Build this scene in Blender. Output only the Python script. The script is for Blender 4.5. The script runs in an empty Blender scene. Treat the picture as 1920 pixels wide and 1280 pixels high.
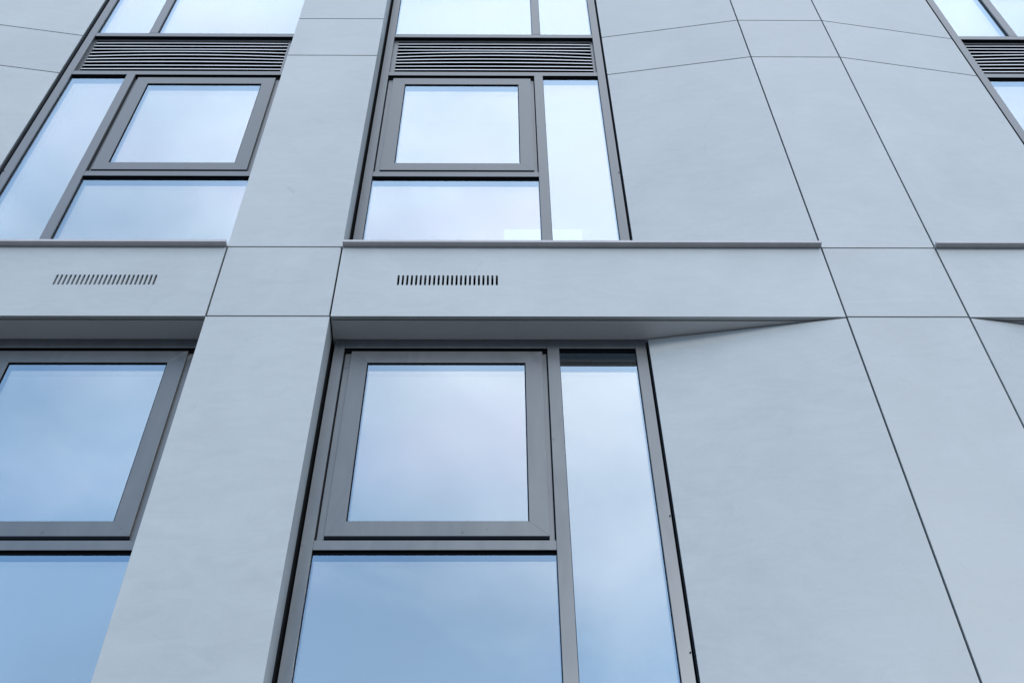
import bpy, bmesh, math, random
from mathutils import Matrix, Vector
random.seed(7)
R = math.radians
scene = bpy.context.scene
COL = scene.collection
H = 1.6                                   # camera height above the ground; facade heights below are relative to it

# ------------------------------------------------------------------ materials
def new_mat(name):
    m = bpy.data.materials.new(name); m.use_nodes = True
    nt = m.node_tree
    return m, nt, nt.nodes, nt.links, nt.nodes['Principled BSDF']

def noise(N, L, vec, scale, detail=4.0, rough=0.55, dist=0.0):
    n = N.new('ShaderNodeTexNoise'); n.inputs['Scale'].default_value = scale
    n.inputs['Detail'].default_value = detail; n.inputs['Roughness'].default_value = rough
    n.inputs['Distortion'].default_value = dist
    if vec is not None: L.new(vec, n.inputs['Vector'])
    return n.outputs['Fac']

def ramp(N, L, fac, a, b, ca=(0, 0, 0, 1), cb=(1, 1, 1, 1)):
    r = N.new('ShaderNodeValToRGB'); e = r.color_ramp.elements
    e[0].position, e[0].color = a, ca; e[1].position, e[1].color = b, cb
    L.new(fac, r.inputs['Fac']); return r.outputs['Color']

def mapping(N, L, vec, scale, rot=(0, 0, 0)):
    m = N.new('ShaderNodeMapping'); m.inputs['Scale'].default_value = scale; m.inputs['Rotation'].default_value = rot
    L.new(vec, m.inputs['Vector']); return m.outputs['Vector']

def mixc(N, L, fac, a, b, blend='MIX'):
    m = N.new('ShaderNodeMix'); m.data_type = 'RGBA'; m.blend_type = blend
    def put(s, v):
        if isinstance(v, (tuple, float, int)): m.inputs[s].default_value = v
        else: L.new(v, m.inputs[s])
    put(0, fac); put(6, a); put(7, b)
    return m.outputs[2]

def math_n(N, L, op, a, b=None, c=None, clamp=False):
    m = N.new('ShaderNodeMath'); m.operation = op; m.use_clamp = clamp
    for i, v in enumerate((a, b, c)):
        if v is None: continue
        if isinstance(v, (int, float)): m.inputs[i].default_value = v
        else: L.new(v, m.inputs[i])
    return m.outputs[0]

def panel_material(name, base, var=1.0):
    m, nt, N, L, P = new_mat(name)
    tc = N.new('ShaderNodeTexCoord').outputs['Object']
    oi = N.new('ShaderNodeObjectInfo').outputs['Random']
    off = N.new('ShaderNodeVectorMath'); off.operation = 'ADD'; L.new(tc, off.inputs[0])
    sc = N.new('ShaderNodeCombineXYZ')
    L.new(math_n(N, L, 'MULTIPLY', oi, 37.0), sc.inputs[0]); L.new(math_n(N, L, 'MULTIPLY', oi, 91.0), sc.inputs[2])
    L.new(sc.outputs[0], off.inputs[1]); v = off.outputs[0]
    b = base
    cl = noise(N, L, mapping(N, L, v, (1, 1, .8)), 1.7, 5, .6, .6)
    wipe = noise(N, L, mapping(N, L, v, (2.2, 1, 5.5), (0, R(22), 0)), 1.6, 6, .68, 1.4)
    fine = noise(N, L, v, 55, 3, .6)
    grain = noise(N, L, v, 420, 2, .6)
    spk = noise(N, L, v, 90, 1, .5)
    spkm = noise(N, L, v, 2.0, 3, .6)
    fac = math_n(N, L, 'ADD', math_n(N, L, 'MULTIPLY', math_n(N, L, 'SUBTRACT', cl, .5), .17 * var),
                 math_n(N, L, 'MULTIPLY', math_n(N, L, 'SUBTRACT', wipe, .5), .17 * var))
    fac = math_n(N, L, 'ADD', fac, math_n(N, L, 'MULTIPLY', math_n(N, L, 'SUBTRACT', fine, .5), .07))
    fac = math_n(N, L, 'ADD', fac, math_n(N, L, 'MULTIPLY', math_n(N, L, 'SUBTRACT', grain, .5), .12))
    fac = math_n(N, L, 'ADD', fac, math_n(N, L, 'MULTIPLY', math_n(N, L, 'SUBTRACT', oi, .5), .05))
    fac = math_n(N, L, 'ADD', fac, 1.0)
    vm = N.new('ShaderNodeVectorMath'); vm.operation = 'SCALE'
    vm.inputs[0].default_value = b; L.new(fac, vm.inputs['Scale'])
    sp = math_n(N, L, 'MULTIPLY', ramp(N, L, spk, .735, .76), ramp(N, L, spkm, .56, .66))
    col = mixc(N, L, math_n(N, L, 'MULTIPLY', sp, .45), vm.outputs[0], (.2, .2, .2, 1))
    # faint hairline scratches left by handling
    ws = N.new('ShaderNodeTexVoronoi'); ws.feature = 'DISTANCE_TO_EDGE'; ws.inputs['Scale'].default_value = 1.3
    L.new(mapping(N, L, noise_vec(N, L, v, 2.2, .5), (1, 1, .45), (0, R(35), 0)), ws.inputs['Vector'])
    line = ramp(N, L, ws.outputs['Distance'], .0008, .003, (1, 1, 1, 1), (0, 0, 0, 1))
    lm = ramp(N, L, noise(N, L, v, 3.1, 2, .5), .60, .66)
    col = mixc(N, L, math_n(N, L, 'MULTIPLY', math_n(N, L, 'MULTIPLY', line, lm), .24), col, (.2, .2, .2, 1))
    L.new(col, P.inputs['Base Color'])
    P.inputs['Roughness'].default_value = .62
    P.inputs['Specular IOR Level'].default_value = .62
    L.new(math_n(N, L, 'MULTIPLY_ADD', wipe, .24, .34), P.inputs['Roughness'])
    bu = N.new('ShaderNodeBump'); bu.inputs['Strength'].default_value = .10; bu.inputs['Distance'].default_value = .002
    L.new(math_n(N, L, 'ADD', grain, math_n(N, L, 'MULTIPLY', wipe, 2.0)), bu.inputs['Height'])
    L.new(bu.outputs[0], P.inputs['Normal'])
    return m

def noise_vec(N, L, v, scale, amt):
    n = N.new('ShaderNodeTexNoise'); n.inputs['Scale'].default_value = scale; L.new(v, n.inputs['Vector'])
    a = N.new('ShaderNodeVectorMath'); a.operation = 'MULTIPLY_ADD'
    L.new(n.outputs['Color'], a.inputs[0]); a.inputs[1].default_value = (amt, amt, amt); L.new(v, a.inputs[2])
    return a.outputs[0]

def metal_material(name, base, rough=.36, spec=.5, metal=.65):
    m, nt, N, L, P = new_mat(name)
    v = N.new('ShaderNodeTexCoord').outputs['Object']
    sm = noise(N, L, mapping(N, L, v, (3, 3, .7)), 2.4, 6, .65, 1.0)
    gr = noise(N, L, v, 700, 2, .5)
    blot = noise(N, L, v, 14, 3, .55)
    f = math_n(N, L, 'ADD', math_n(N, L, 'MULTIPLY', math_n(N, L, 'SUBTRACT', sm, .5), .38),
               math_n(N, L, 'MULTIPLY', math_n(N, L, 'SUBTRACT', gr, .5), .10))
    f = math_n(N, L, 'ADD', f, 1.0)
    vm = N.new('ShaderNodeVectorMath'); vm.operation = 'SCALE'
    vm.inputs[0].default_value = base; L.new(f, vm.inputs['Scale'])
    spot = ramp(N, L, blot, .70, .74)
    col = mixc(N, L, math_n(N, L, 'MULTIPLY', spot, .35), vm.outputs[0], (.03, .03, .03, 1))
    L.new(col, P.inputs['Base Color'])
    L.new(math_n(N, L, 'MULTIPLY_ADD', sm, .24, rough - .12), P.inputs['Roughness'])
    P.inputs['Specular IOR Level'].default_value = spec; P.inputs['Metallic'].default_value = metal
    bu = N.new('ShaderNodeBump'); bu.inputs['Strength'].default_value = .06; bu.inputs['Distance'].default_value = .001
    L.new(gr, bu.inputs['Height']); L.new(bu.outputs[0], P.inputs['Normal'])
    return m

def plain(name, base, rough=.7, spec=.3):
    m, nt, N, L, P = new_mat(name)
    v = N.new('ShaderNodeTexCoord').outputs['Object']
    n = noise(N, L, v, 9, 4, .6)
    f = math_n(N, L, 'MULTIPLY_ADD', n, .3, .85)
    vm = N.new('ShaderNodeVectorMath'); vm.operation = 'SCALE'
    vm.inputs[0].default_value = base; L.new(f, vm.inputs['Scale'])
    L.new(vm.outputs[0], P.inputs['Base Color'])
    P.inputs['Roughness'].default_value = rough; P.inputs['Specular IOR Level'].default_value = spec
    return m

def glass_material(name, r0, tint, trans, fres=1.0, irid=0.0):
    """coated glass sheet: a mirror-like coating over a tinted clear sheet"""
    m = bpy.data.materials.new(name); m.use_nodes = True
    nt = m.node_tree; N = nt.nodes; L = nt.links; N.clear()
    out = N.new('ShaderNodeOutputMaterial')
    v = N.new('ShaderNodeTexCoord').outputs['Object']
    gl = N.new('ShaderNodeBsdfGlossy'); gl.inputs['Roughness'].default_value = 0.0
    oi = N.new('ShaderNodeObjectInfo').outputs['Random']
    off = N.new('ShaderNodeVectorMath'); off.operation = 'ADD'; L.new(v, off.inputs[0])
    cx = N.new('ShaderNodeCombineXYZ'); L.new(math_n(N, L, 'MULTIPLY', oi, 53.0), cx.inputs[0]); L.new(cx.outputs[0], off.inputs[1])
    ir = ramp(N, L, noise(N, L, off.outputs[0], .9, 2, .45), .5, .78)
    col = mixc(N, L, math_n(N, L, 'MULTIPLY', ir, irid), tint, (tint[0] * 1.12, tint[1] * .88, tint[2] * 1.02, 1))
    L.new(col, gl.inputs['Color'])
    tr = N.new('ShaderNodeBsdfTransparent'); tr.inputs['Color'].default_value = trans
    lw = N.new('ShaderNodeLayerWeight'); lw.inputs['Blend'].default_value = .5
    sch = math_n(N, L, 'MULTIPLY_ADD', math_n(N, L, 'POWER', lw.outputs['Facing'], 5.0), .96, .04)
    fac = math_n(N, L, 'MULTIPLY_ADD', sch, fres, r0, clamp=True)
    mx = N.new('ShaderNodeMixShader'); L.new(fac, mx.inputs[0]); L.new(tr.outputs[0], mx.inputs[1]); L.new(gl.outputs[0], mx.inputs[2])
    L.new(mx.outputs[0], out.inputs['Surface'])
    return m

def lamp_material(name, col, strength):
    m = bpy.data.materials.new(name); m.use_nodes = True
    nt = m.node_tree; N = nt.nodes; L = nt.links; N.clear()
    out = N.new('ShaderNodeOutputMaterial'); e = N.new('ShaderNodeEmission')
    e.inputs['Color'].default_value = col; e.inputs['Strength'].default_value = strength
    L.new(e.outputs[0], out.inputs['Surface']); return m

M = dict(
    panel=panel_material('pale_cement_panel', (.402, .420, .408), 1.6),
    soffit=panel_material('soffit_panel', (.56, .56, .55), .8),
    metal=metal_material('grey_coated_aluminium', (.146, .153, .156), .37, .5),
    sash=metal_material('grey_coated_aluminium_sash', (.140, .147, .150), .39, .5),
    sill=metal_material('grey_brown_pressed_aluminium', (.47, .445, .445), .5, .4, .0),
    slat=metal_material('pale_edged_louvre_aluminium', (.60, .60, .60), .5, .5, .1),
    gasket_and_shade=plain('black_gasket_and_shade', (.006, .008, .011), .8, .06),  # rubber gaskets, and the painted shade strips at rails and sash
    spacer=plain('dark_spacer_bar', (.035, .04, .045), .5, .4),
    core=plain('dark_breather_membrane', (.045, .05, .055), .9, .1),
    black=plain('black_void_shade', (.006, .006, .008), .9, .05),  # painted in for the shade inside louvres and behind vent slots

    outer=glass_material('coated_outer_glass', .30, (.60, .82, 1.02, 1), (.97, .95, .85, 1), .9, .18),
    inner=glass_material('inner_glass', .42, (1.0, .84, .68, 1), (.30, .52, .60, 1), .6, .5),
    room=plain('interior_paint', (.30, .30, .30), .8, .2),
    asphalt=plain('asphalt', (.11, .108, .105), .9, .2),
    paving=plain('paving', (.29, .285, .275), .85, .2),
    kerb=plain('granite_kerb', (.25, .25, .25), .8, .2),
    white=plain('white_lamp_frame', (.8, .8, .8), .5, .3),
    rim=lamp_material('lit_lamp_rim', (1, 1, 1, 1), .75),
    lit=lamp_material('lit_diffuser', (.96, .98, 1, 1), .55),
)

# ------------------------------------------------------------------ mesh helpers
def tag(o, label=None, cat=None, group=None, kind=None):
    if label: o['label'] = label
    if cat: o['category'] = cat
    if group: o['group'] = group
    if kind: o['kind'] = kind
    return o

def empty(name, loc, parent=None):
    o = bpy.data.objects.new(name, None); COL.objects.link(o); o.empty_display_size = .1
    o.parent = parent; o.location = loc
    return o

class MB:
    """collects simple solids; x may be mirrored by the bay's mapping X"""
    def __init__(s, X=lambda u: u): s.bm = bmesh.new(); s.X = X
    def prism(s, pts, axis, a, b):
        """pts: polygon in the two other axes; extruded along axis from a to b"""
        def P(p, w):
            if axis == 'z': q = (p[0], p[1], w)
            elif axis == 'y': q = (p[0], w, p[1])
            else: q = (w, p[0], p[1])
            return (s.X(q[0]), q[1], q[2] + H)
        lo = [s.bm.verts.new(P(p, a)) for p in pts]; hi = [s.bm.verts.new(P(p, b)) for p in pts]
        n = len(pts); s.bm.faces.new(lo); s.bm.faces.new(hi[::-1])
        for i in range(n): s.bm.faces.new((lo[i], lo[(i + 1) % n], hi[(i + 1) % n], hi[i]))
        return s
    def box(s, x0, x1, y0, y1, z0, z1):
        return s.prism([(x0, y0), (x1, y0), (x1, y1), (x0, y1)], 'z', z0, z1)
    def ring(s, x0, x1, z0, z1, w, y0, y1, wr=None, wb=None, wt=None, mitre=True):
        """rectangular frame of four mitred members, outer box x0..x1 z0..z1"""
        wl = w; wr = w if wr is None else wr; wb = w if wb is None else wb; wt = w if wt is None else wt
        a, b, c, d = (x0, z0), (x1, z0), (x1, z1), (x0, z1)
        A, B, C, D = (x0 + wl, z0 + wb), (x1 - wr, z0 + wb), (x1 - wr, z1 - wt), (x0 + wl, z1 - wt)
        for q in ((a, b, B, A), (b, c, C, B), (c, d, D, C), (d, a, A, D)): s.prism(list(q), 'y', y0, y1)
        return s
    def build_each(s, name, mat, parent):
        """every loose solid as an object of its own"""
        n = len(s.bm.verts); X = s.X
        for i in range(0, n, 8):
            s.bm.verts.ensure_lookup_table()
            q = MB(); vs = [q.bm.verts.new(v.co) for v in s.bm.verts[i:i + 8]]
            for f in ((0, 1, 2, 3), (7, 6, 5, 4), (0, 1, 5, 4), (1, 2, 6, 5), (2, 3, 7, 6), (3, 0, 4, 7)): q.bm.faces.new([vs[k] for k in f])
            q.build(name, mat, parent)
        s.bm.free()
    def build(s, name, mat, parent=None, bevel=0.0, origin=None, recalc=True):
        if recalc: bmesh.ops.recalc_face_normals(s.bm, faces=s.bm.faces[:])
        me = bpy.data.meshes.new(name)
        co = [v.co.copy() for v in s.bm.verts]
        lo = Vector([min(c[i] for c in co) for i in range(3)]); hi = Vector([max(c[i] for c in co) for i in range(3)])
        org = Vector((lo.x / 2 + hi.x / 2, lo.y, lo.z)) if origin is None else Vector(origin)
        for v in s.bm.verts: v.co -= org
        s.bm.to_mesh(me); s.bm.free()
        me.materials.append(mat)
        o = bpy.data.objects.new(name, me); COL.objects.link(o)
        base = Vector((0, 0, 0)); p = parent
        while p is not None: base += p.location; p = p.parent
        o.parent = parent; o.location = org - base
        if bevel:
            b = o.modifiers.new('edge', 'BEVEL'); b.width = bevel; b.segments = 2; b.limit_method = 'ANGLE'; b.angle_limit = R(40)
            b.harden_normals = False
        return o

# ------------------------------------------------------------------ the facade grid (metres, heights relative to the camera)
PIER_C0, PERIOD, PW = -1.2525, 3.4735, .669       # even piers stand between windows, odd ones between splayed panels
JT = .005                                        # half a joint
Z_BAND = [(2.072, 2.742), (5.308, 5.978), (11.784, 12.454)]
Z_LOUV = (8.546, 9.211)
Z_BASE = -.95
DW = .155                                         # window plane behind the front of the cladding
FO, FI, ML, MR, RF, RO = .021, .077, 1.179, 1.243, 1.660, 1.718
SP0, SP1 = 1.734, 2.8045                          # splayed panel, inner end and front end
BAY = PERIOD - PW

building = empty('office_building', (0, 0, 0))
tag(building, 'modern building facade clad in pale grey cement panels with dark grey framed windows', 'building')
G_PANEL = 'pale cement cladding panels'

pier_rows = [(Z_BASE, 2.072), (2.072, 2.742), (2.742, 5.308), (5.308, 5.978), (5.978, 8.546), (8.546, 9.211), (9.211, 11.784), (11.784, 12.454)]
J0, J1 = -2, 3

# piers: one cladding panel per row, butting with open joints
for j in range(J0, J1 + 1):
    cx = PIER_C0 + PERIOD * j; x0, x1 = cx - PW / 2, cx + PW / 2
    even = (j % 2 == 0)
    for (z0, z1) in pier_rows:
        band = (z0, z1) in Z_BAND
        inset = JT if (band or not even) else 0.0
        d = DW - .006 if (even and not band) else .022
        MB().box(x0 + inset, x1 - inset, 0, d, z0 + JT, z1 - JT).build('pier_panel', M['panel'], building, .0016)
    # structure behind
    if even:
        MB().box(x0 + .004, x1 - .004, .16, .45, Z_BASE, 12.454).build('wall_core', M['core'], building)
        MB().box(x0 + .03, x1 - .03, .03, .16, Z_BASE, 12.454).build('wall_core', M['core'], building)
    else:
        e = .018; a = BAY - SP0
        MB().prism([(x0 - a - .004, .45), (x0 - a - .004, .176), (x0 - .02, .05), (x1 + .02, .05), (x1 + a + .004, .176), (x1 + a + .004, .45)],
                   'z', Z_BASE, 12.454).build('wall_core', M['core'], building)

def rounded_slot(cx, z0, z1, w, n=5):
    r = w / 2; pts = []
    for i in range(n + 1): t = math.pi * i / n; pts.append((cx + r * math.cos(t), z1 - r + r * math.sin(t)))
    for i in range(n + 1): t = math.pi + math.pi * i / n; pts.append((cx + r * math.cos(t), z0 + r + r * math.sin(t)))
    return pts

def slotted_panel(X, u0, u1, z0, z1, th, slots):
    """front sheet with real slots cut through it"""
    bm = bmesh.new(); edges = []
    def loop(pts):
        vs = [bm.verts.new((X(p[0]), 0, p[1] + H)) for p in pts]
        for i in range(len(vs)): edges.append(bm.edges.new((vs[i], vs[(i + 1) % len(vs)])))
    loop([(u0, z0), (u1, z0), (u1, z1), (u0, z1)])
    for s in slots: loop(s)
    r = bmesh.ops.triangle_fill(bm, use_beauty=True, use_dissolve=False, edges=edges)
    faces = [g for g in bm.faces]
    ext = bmesh.ops.extrude_face_region(bm, geom=faces)
    for v in [g for g in ext['geom'] if isinstance(g, bmesh.types.BMVert)]: v.co.y += th
    mb = MB(); mb.bm.free(); mb.bm = bm
    return mb

def pane(X, u0, u1, z0, z1, win, d=.175, g=.021):
    """sealed unit: two sheets of glass and the spacer between them"""
    e = .004
    p = MB(X)
    for (y, m) in ((d, 0), (d + g, 1)):
        v = [p.bm.verts.new((X(a), y, b + H)) for a, b in ((u0 - e, z0 - e), (u1 + e, z0 - e), (u1 + e, z1 + e), (u0 - e, z1 + e))]
        f = p.bm.faces.new(v); f.normal_update()
        if f.normal.y > 0: f.normal_flip()          # both sheets face the street
    o = p.build('pane', M['outer'], win, recalc=False)
    o.data.materials.append(M['inner'])
    for f in o.data.polygons: f.material_index = 0 if abs(o.data.vertices[f.vertices[0]].co.y) < .001 else 1
    s = MB(X).ring(u0 - .008, u1 + .008, z0 - .008, z1 + .008, .008, d + .001, d + g - .001)
    s.build('spacer_bar', M['spacer'], win)

def gasket_and_shade(X, u0, u1, z0, z1, w, d, win, wt=None):  # wt: black top edge widened to paint the shade under a rail
    MB(X).ring(u0 - .001, u1 + .001, z0 - .001, z1 + .001, w, d, d + .0035, wt=wt).build('gasket_and_shade', M['gasket_and_shade'], win)

def light_of(zb, zt, X, win, trans, sash_z, teal=False):
    """one storey of glazing between frame members. trans: (z0, z1) of the transom, sash_z: (z0, z1) of the sash"""
    t0, t1 = trans
    # fixed lower light
    zb0 = zb
    pane(X, FI + .004, ML - .004, zb0 + .004, t0 - .004, win); gasket_and_shade(X, FI, ML, zb0, t0, .004, .171, win, .012)
    # narrow light
    pane(X, MR + .004, RF - .004, zb0 + .004, zt - .004, win); gasket_and_shade(X, MR, RF, zb0, zt, .004, .171, win, .012)
    # opening sash
    s0, s1 = sash_z; w = .092
    sx0, sx1 = FI + .041, ML - .029
    MB(X).ring(sx0, sx1, s0, s1, w, .162, .180, wt=.097).build('casement_sash', M['sash'], win, .0008)
    gasket_and_shade(X, sx0 + w, sx1 - w, s0 + w, s1 - .097, .006, .167, win)
    pane(X, sx0 + w + .004, sx1 - w - .004, s0 + w + .004, s1 - .097 - .004, win, .1715)
    # fixed frame round the sash, set back
    MB(X).ring(FI + .006, ML - .005, t1 - .004, s1 + .001, .075, .181, .262, wt=.09).build('casement_frame', M['metal'], win, .001)
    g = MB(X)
    g.box(FI - .002, ML + .002, .205, .262, s1 + .002, zt + .03)          # black fill painting the shade in the gap above the sash
    g.box(sx0 + .001, sx1 - .001, .1635, .1805, s0 - .016, s0 - .0003)    # black strip standing in for the shade under it
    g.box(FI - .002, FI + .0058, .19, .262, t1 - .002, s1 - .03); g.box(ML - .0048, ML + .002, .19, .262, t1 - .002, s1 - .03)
    g.build_each('shade_and_joint_strip', M['gasket_and_shade'], win)

def window(X, z0, z1, storeys, double, lbl):
    win = empty('window', (X(.65), DW, z0 + H), building)
    win['label'] = lbl
    f = MB(X)
    zlo, zhi = z0 - .05, z1 + (-.004)
    f.box(FO, FI, DW, .262, zlo, zhi); f.box(RF, RO, DW, .262, zlo, zhi)
    if double:
        f.box(ML, MR, DW, .262, zlo, 8.5365); f.box(ML, MR, DW, .262, 9.276, zhi)
    else:
        f.box(ML, MR, DW, .262, zlo, zhi)
    # head
    for (a, b) in ((FI, ML), (MR, RF)): f.box(a + .0006, b - .0006, DW + .001, .262, z1 - .080, zhi)
    for (a, b, (t0, t1), sz, teal) in storeys:
        f.box(FI + .0006, ML - .0006, DW + .001, .262, t0, t1)
    # bottom rail
    for (a, b) in ((FI, ML), (MR, RF)): f.box(a + .0006, b - .0006, DW + .002, .262, z0 - .05, z0 + .02)
    if double:
        f.box(FI + .0006, RF - .0006, DW + .0012, .262, 8.5375, 8.596)
        f.box(FI + .0006, RF - .0006, DW + .0012, .262, 9.218, 9.275)
    f.build('frame', M['metal'], win, .0012)
    # thin black strips that paint the shade under every cross rail
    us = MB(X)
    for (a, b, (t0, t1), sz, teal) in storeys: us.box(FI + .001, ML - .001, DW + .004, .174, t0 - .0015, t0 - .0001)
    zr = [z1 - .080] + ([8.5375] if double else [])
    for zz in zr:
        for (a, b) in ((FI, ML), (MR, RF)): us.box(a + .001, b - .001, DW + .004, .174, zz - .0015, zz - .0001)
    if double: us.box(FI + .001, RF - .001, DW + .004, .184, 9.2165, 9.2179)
    us.build_each('shade_and_joint_strip', M['gasket_and_shade'], win)
    for (a, b, tr, sz, teal) in storeys: light_of(a, b, X, win, tr, sz, teal)
    if double:
        lf = MB(X)
        lf.ring(FI - .002, RF + .002, 8.59, 9.255, .037, .185, .25, wr=.023, wb=.02, wt=.060)
        lf.build('louvre_frame', M['metal'], win, .001)
        MB(X).box(FI, RF, .255, .27, 8.56, 9.26).build('louvre_shade_back', M['black'], win)
        zs = [9.153, 9.101, 9.042, 8.980, 8.919, 8.865, 8.812, 8.754, 8.695]
        bow = [.006, .000, .006, .030, .036, .024, .016, .008, .006]
        sl = MB(X); n = 14
        k = random.uniform(.7, 1.05)
        for zc, bw in zip(zs, bow):
            rows = []
            for i in range(n + 1):
                t = i / n; u = FI + .034 + t * (RF - .022 - FI - .034)
                z = zc + bw * k * (1 - (2 * t - 1) ** 2)
                sect = [(.186, z - .008), (.186, z + .006), (.2, z + .012), (.24, z + .034), (.24, z + .031), (.2, z + .008), (.188, z + .003), (.188, z - .008)]
                rows.append([sl.bm.verts.new((X(u), p[0], p[1] + H)) for p in sect])
            m = 8
            for i in range(n):
                for q in range(m):
                    fc = sl.bm.faces.new((rows[i][q], rows[i][(q + 1) % m], rows[i + 1][(q + 1) % m], rows[i + 1][q]))
                    fc.material_index = 1 if q in (2, 3, 4, 5, 6, 7) else 0    # coated lip, blade behind it painted black as the shade between slats
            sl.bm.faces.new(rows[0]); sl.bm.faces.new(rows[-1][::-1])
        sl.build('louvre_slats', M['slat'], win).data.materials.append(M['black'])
    # drainage caps on the outer edge of the frame
    for zc in ((3.975, 3.199) if not double else (7.1, 10.2)):
        cap = MB(X); pts = [(1.712 + .0036 * math.cos(t * math.pi / 5), zc + .0036 * math.sin(t * math.pi / 5)) for t in range(10)]
        cap.prism(pts, 'y', DW - .004, DW + .004)
        cap.build('drain_cap', M['gasket_and_shade'], win)
    return win

for k in range(J0, J1):
    xl = PIER_C0 + PERIOD * k + PW / 2; xr = xl + BAY
    if k % 2 == 0: X = (lambda x: (lambda u: x + u))(xl)
    else: X = (lambda x: (lambda u: x - u))(xr)
    shift = .02 if k % 2 else 0.0
    XW = (lambda f, s: (lambda u: f(u) + s))(X, shift if k == -1 else 0.0)
    # band panels with vent slots, sill and soffit
    for (z0, z1) in Z_BAND:
        s0 = .349; slots = [] if z1 > 12 else [rounded_slot(s0 + i * .0252, z0 + .288, z0 + .386, .0125) for i in range(23)]
        mb = slotted_panel(X, JT, BAY - JT, z0 + .0, z1 - JT, .022, slots)
        o = mb.build('spandrel_panel', M['panel'], building)
        if slots: o['label'] = 'panel with a row of vertical vent slots'
        MB(X).box(.0, BAY, .12, .45, z0 + .03, z1 - .03).build('wall_core', M['black'], building)  # black paints the shade seen through the vent slots
        MB(X).box(.0, BAY, .024, .119, z0 + .03, z0 + .20).build('wall_core', M['core'], building)
        MB(X).box(.0, BAY, .024, .119, z1 - .12, z1 - .001).build('wall_core', M['core'], building)
        MB(X).box(.006, BAY - .012, .031, .30, z0 - .001, z0 + .019).build('soffit_panel', M['soffit'], building, .001)
        if z1 < 12:
            sl = MB(X)
            sl.prism([(-.037, z1), (-.037, z1 + .021)] +
                     [(.165, z1 + .034), (.165, z1 + .004), (.0, z1 + .0005)], 'x', .004, BAY - .002)
            sl.build('window_sill', M['sill'], building, .0015)
    # splayed panels
    def splay(z0, z1):
        dx, dy = SP1 - JT - SP0, -(.150)
        ln = math.hypot(dx, dy); nx, ny = .150 / ln, dx / ln     # normal pointing into the wall
        th = .020
        a = (SP0, .150); b = (SP1 - JT, .0)
        MB(X).prism([a, b, (b[0] + nx * th * .2, b[1] + th), (a[0] + nx * th, a[1] + ny * th)], 'z', z0 + JT, z1 - JT)\
            .build('splayed_panel', M['panel'], building, .0016)
    splay(Z_BASE, 2.072 - .006); splay(2.742 + .03, 5.308 - .006)
    splay(5.978 + .03, 8.546); splay(8.546, 9.211); splay(9.211, 11.784 - .006)
    # windows
    window(XW, -.70, 2.072, [(-.70, 2.072 - .080, (.532, .590), (.622, 1.9705), True)], False, 'lowest window with opening sash')
    window(XW, 2.742, 5.308, [(2.742, 5.308 - .080, (3.768, 3.826), (3.858, 5.2065), True)], False, 'window below the slotted band')
    window(XW, 5.978, 11.784, [(5.978, 8.5375, (7.049, 7.108), (7.141, 8.4985), False),
                               (9.275, 11.784 - .080, (10.244, 10.302), (10.334, 11.6825), False)], True,
           'tall window with a louvre band across it')

xa, xb = PIER_C0 + PERIOD * J0 - PW / 2, PIER_C0 + PERIOD * J1 + PW / 2
MB().box(xa, xb, .01, .45, -H, Z_BASE).build('plinth', M['kerb'], building, .004)
MB().box(xa - .02, xb + .02, -.03, .6, 12.454, 12.50).build('parapet_coping', M['sill'], building, .003)
for (a, b) in ((-H, -H + .35), (2.15, 2.68), (5.39, 5.92), (8.36, 8.98), (11.86, 12.40)):
    MB().box(xa, xb, .46, 7.0, a, b).build('floor_slab', M['room'], building)
MB().box(xa, xb, 6.98, 7.2, -H, 12.40).build('rear_wall', M['room'], building)
for x in (xa, xb - .2): MB().box(x, x + .2, .452, 6.98, -H, 12.40).build('side_wall', M['panel'], building)

# ------------------------------------------------------------------ lit ceiling panel seen through the glass
lamp = empty('ceiling_light', (.36, 1.75, 8.36 + H))
tag(lamp, 'square white lit ceiling panel glowing inside, behind the glass just above the sill', 'ceiling light')
lf = MB()
x0, x1, y0, y1, w = .040, .668, 1.42, 2.05, .035
for q in (((x0, y0), (x1, y0), (x1 - w, y0 + w), (x0 + w, y0 + w)), ((x1, y0), (x1, y1), (x1 - w, y1 - w), (x1 - w, y0 + w)),
          ((x1, y1), (x0, y1), (x0 + w, y1 - w), (x1 - w, y1 - w)), ((x0, y1), (x0, y0), (x0 + w, y0 + w), (x0 + w, y1 - w))):
    lf.prism(list(q), 'z', 8.325, 8.359)
lf.build('lamp_frame', M['rim'], lamp)
MB().box(x0 + w, x1 - w, y0 + w, y1 - w, 8.335, 8.355).build('diffuser', M['lit'], lamp)

# ------------------------------------------------------------------ ground
def slab(name, x0, x1, y0, y1, z0, z1, mat, bevel=0):
    return tag(MB().box(x0, x1, y0, y1, z0 - H, z1 - H).build(name, M[mat], None, bevel), kind='structure')
slab('ground', -150, 150, -150, 150, -.5, -.02, 'asphalt')
slab('road', -150, 150, -14, -3.05, -.019, .0, 'asphalt')
slab('kerb', -40, 40, -3.05, -2.9, -.018, .12, 'kerb', .01)
slab('pavement', -40, 40, -2.9, .01, -.018, .124, 'paving')

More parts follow.
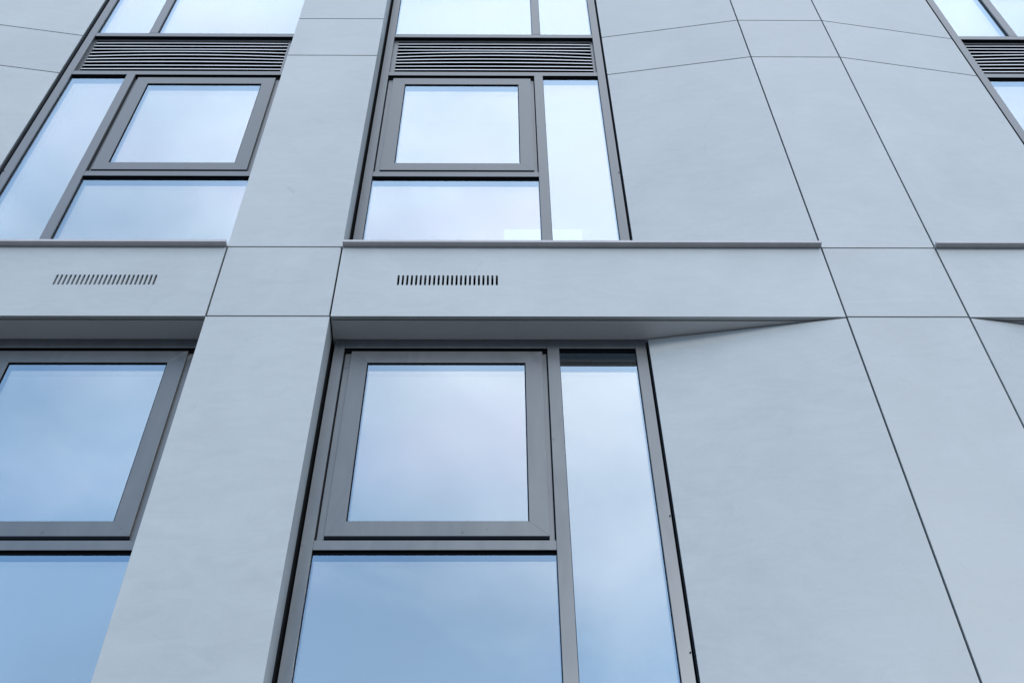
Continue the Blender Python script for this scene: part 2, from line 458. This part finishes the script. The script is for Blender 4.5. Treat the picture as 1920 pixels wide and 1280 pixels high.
# ------------------------------------------------------------------ sky and sun
SUN_EL, SUN_AZ = R(26), R(162)            # the veiled sun, beside and in front of the facade
w = bpy.data.worlds.new('World'); scene.world = w; w.use_nodes = True
nt = w.node_tree; N = nt.nodes; L = nt.links
bg = N['Background']; bg.inputs['Strength'].default_value = .1
sky = N.new('ShaderNodeTexSky'); sky.sky_type = 'NISHITA'; sky.sun_disc = False
sky.sun_elevation = SUN_EL; sky.sun_rotation = SUN_AZ
dr = N.new('ShaderNodeTexCoord').outputs['Generated']
def dot(v):
    d = N.new('ShaderNodeVectorMath'); d.operation = 'DOT_PRODUCT'; L.new(dr, d.inputs[0])
    q = Vector(v).normalized(); d.inputs[1].default_value = q; return d.outputs['Value']
def mrange(v, a, b, c=0.0, d=1.0):
    m = N.new('ShaderNodeMapRange'); m.interpolation_type = 'SMOOTHSTEP'
    L.new(v, m.inputs[0]); m.inputs[1].default_value = a; m.inputs[2].default_value = b
    m.inputs[3].default_value = c; m.inputs[4].default_value = d; return m.outputs[0]
big = noise(N, L, mapping(N, L, dr, (1, 1, 1.6)), 2.3, 5, .5, .4)
small = noise(N, L, mapping(N, L, dr, (1, 1, 1.8)), 6.0, 6, .55, .6)
sep = N.new('ShaderNodeSeparateXYZ'); L.new(dr, sep.inputs[0])
rise = mrange(sep.outputs['Z'], .54, .93)               # the cloud sheet is thinner and brighter high up
side = math_n(N, L, 'POWER', math_n(N, L, 'ABSOLUTE', math_n(N, L, 'SUBTRACT', sep.outputs['X'], .15)), 2.0)
side = math_n(N, L, 'MINIMUM', side, .28)
f = math_n(N, L, 'SUBTRACT', rise, math_n(N, L, 'MULTIPLY', side, 1.0))
gap = mrange(dot((.06, -.665, .74)), .976, .998)          # a bright break in the cloud
f = math_n(N, L, 'ADD', f, math_n(N, L, 'MULTIPLY', gap, .42))
f = math_n(N, L, 'ADD', f, math_n(N, L, 'MULTIPLY', math_n(N, L, 'SUBTRACT', big, .5), .75))
f = math_n(N, L, 'ADD', f, math_n(N, L, 'MULTIPLY', math_n(N, L, 'SUBTRACT', small, .5), .68), clamp=True)
cloud = mixc(N, L, f, (6.2, 9.3, 13.9, 1), (16.9, 18.2, 21.0, 1))
cov = mrange(big, .25, .60, .72, .97)
col = mixc(N, L, cov, sky.outputs[0], cloud)
L.new(col, bg.inputs['Color'])

ld = bpy.data.lights.new('sun', 'SUN'); ld.energy = 1.1; ld.angle = R(16); ld.color = (1, .97, .93)
so = bpy.data.objects.new('sun', ld); COL.objects.link(so)
so.rotation_euler = (R(90) - SUN_EL, 0, R(180) - SUN_AZ + R(180) - R(180))
d = Vector((math.sin(SUN_AZ) * math.cos(SUN_EL), math.cos(SUN_AZ) * math.cos(SUN_EL), math.sin(SUN_EL)))
so.rotation_euler = d.to_track_quat('Z', 'Y').to_euler(); so.location = (0, -10, 20)

# ------------------------------------------------------------------ camera
pitch, yaw, roll = R(51.8233), R(.9564), R(-.6821)
fwd = Vector((math.sin(yaw) * math.cos(pitch), math.cos(yaw) * math.cos(pitch), math.sin(pitch)))
r0 = Vector((math.cos(yaw), -math.sin(yaw), 0)); u0 = r0.cross(fwd)
rt = r0 * math.cos(roll) + u0 * math.sin(roll); up = -r0 * math.sin(roll) + u0 * math.cos(roll)
cam = bpy.data.cameras.new('camera'); cam.lens = 2300 / 1920 * 36; cam.sensor_width = 36; cam.clip_end = 1000; cam.clip_start = .05
co = bpy.data.objects.new('camera', cam); COL.objects.link(co)
mw = Matrix((rt, up, -fwd)).transposed().to_4x4(); mw.translation = (0, -4, H)
co.matrix_world = mw; scene.camera = co

scene.render.engine = 'CYCLES'
scene.cycles.use_denoising = True
scene.cycles.max_bounces = 8; scene.cycles.transparent_max_bounces = 12
scene.cycles.caustics_reflective = False
vs = scene.view_settings; vs.view_transform = 'Standard'; vs.look = 'None'; vs.exposure = 0.2; vs.gamma = 1.0
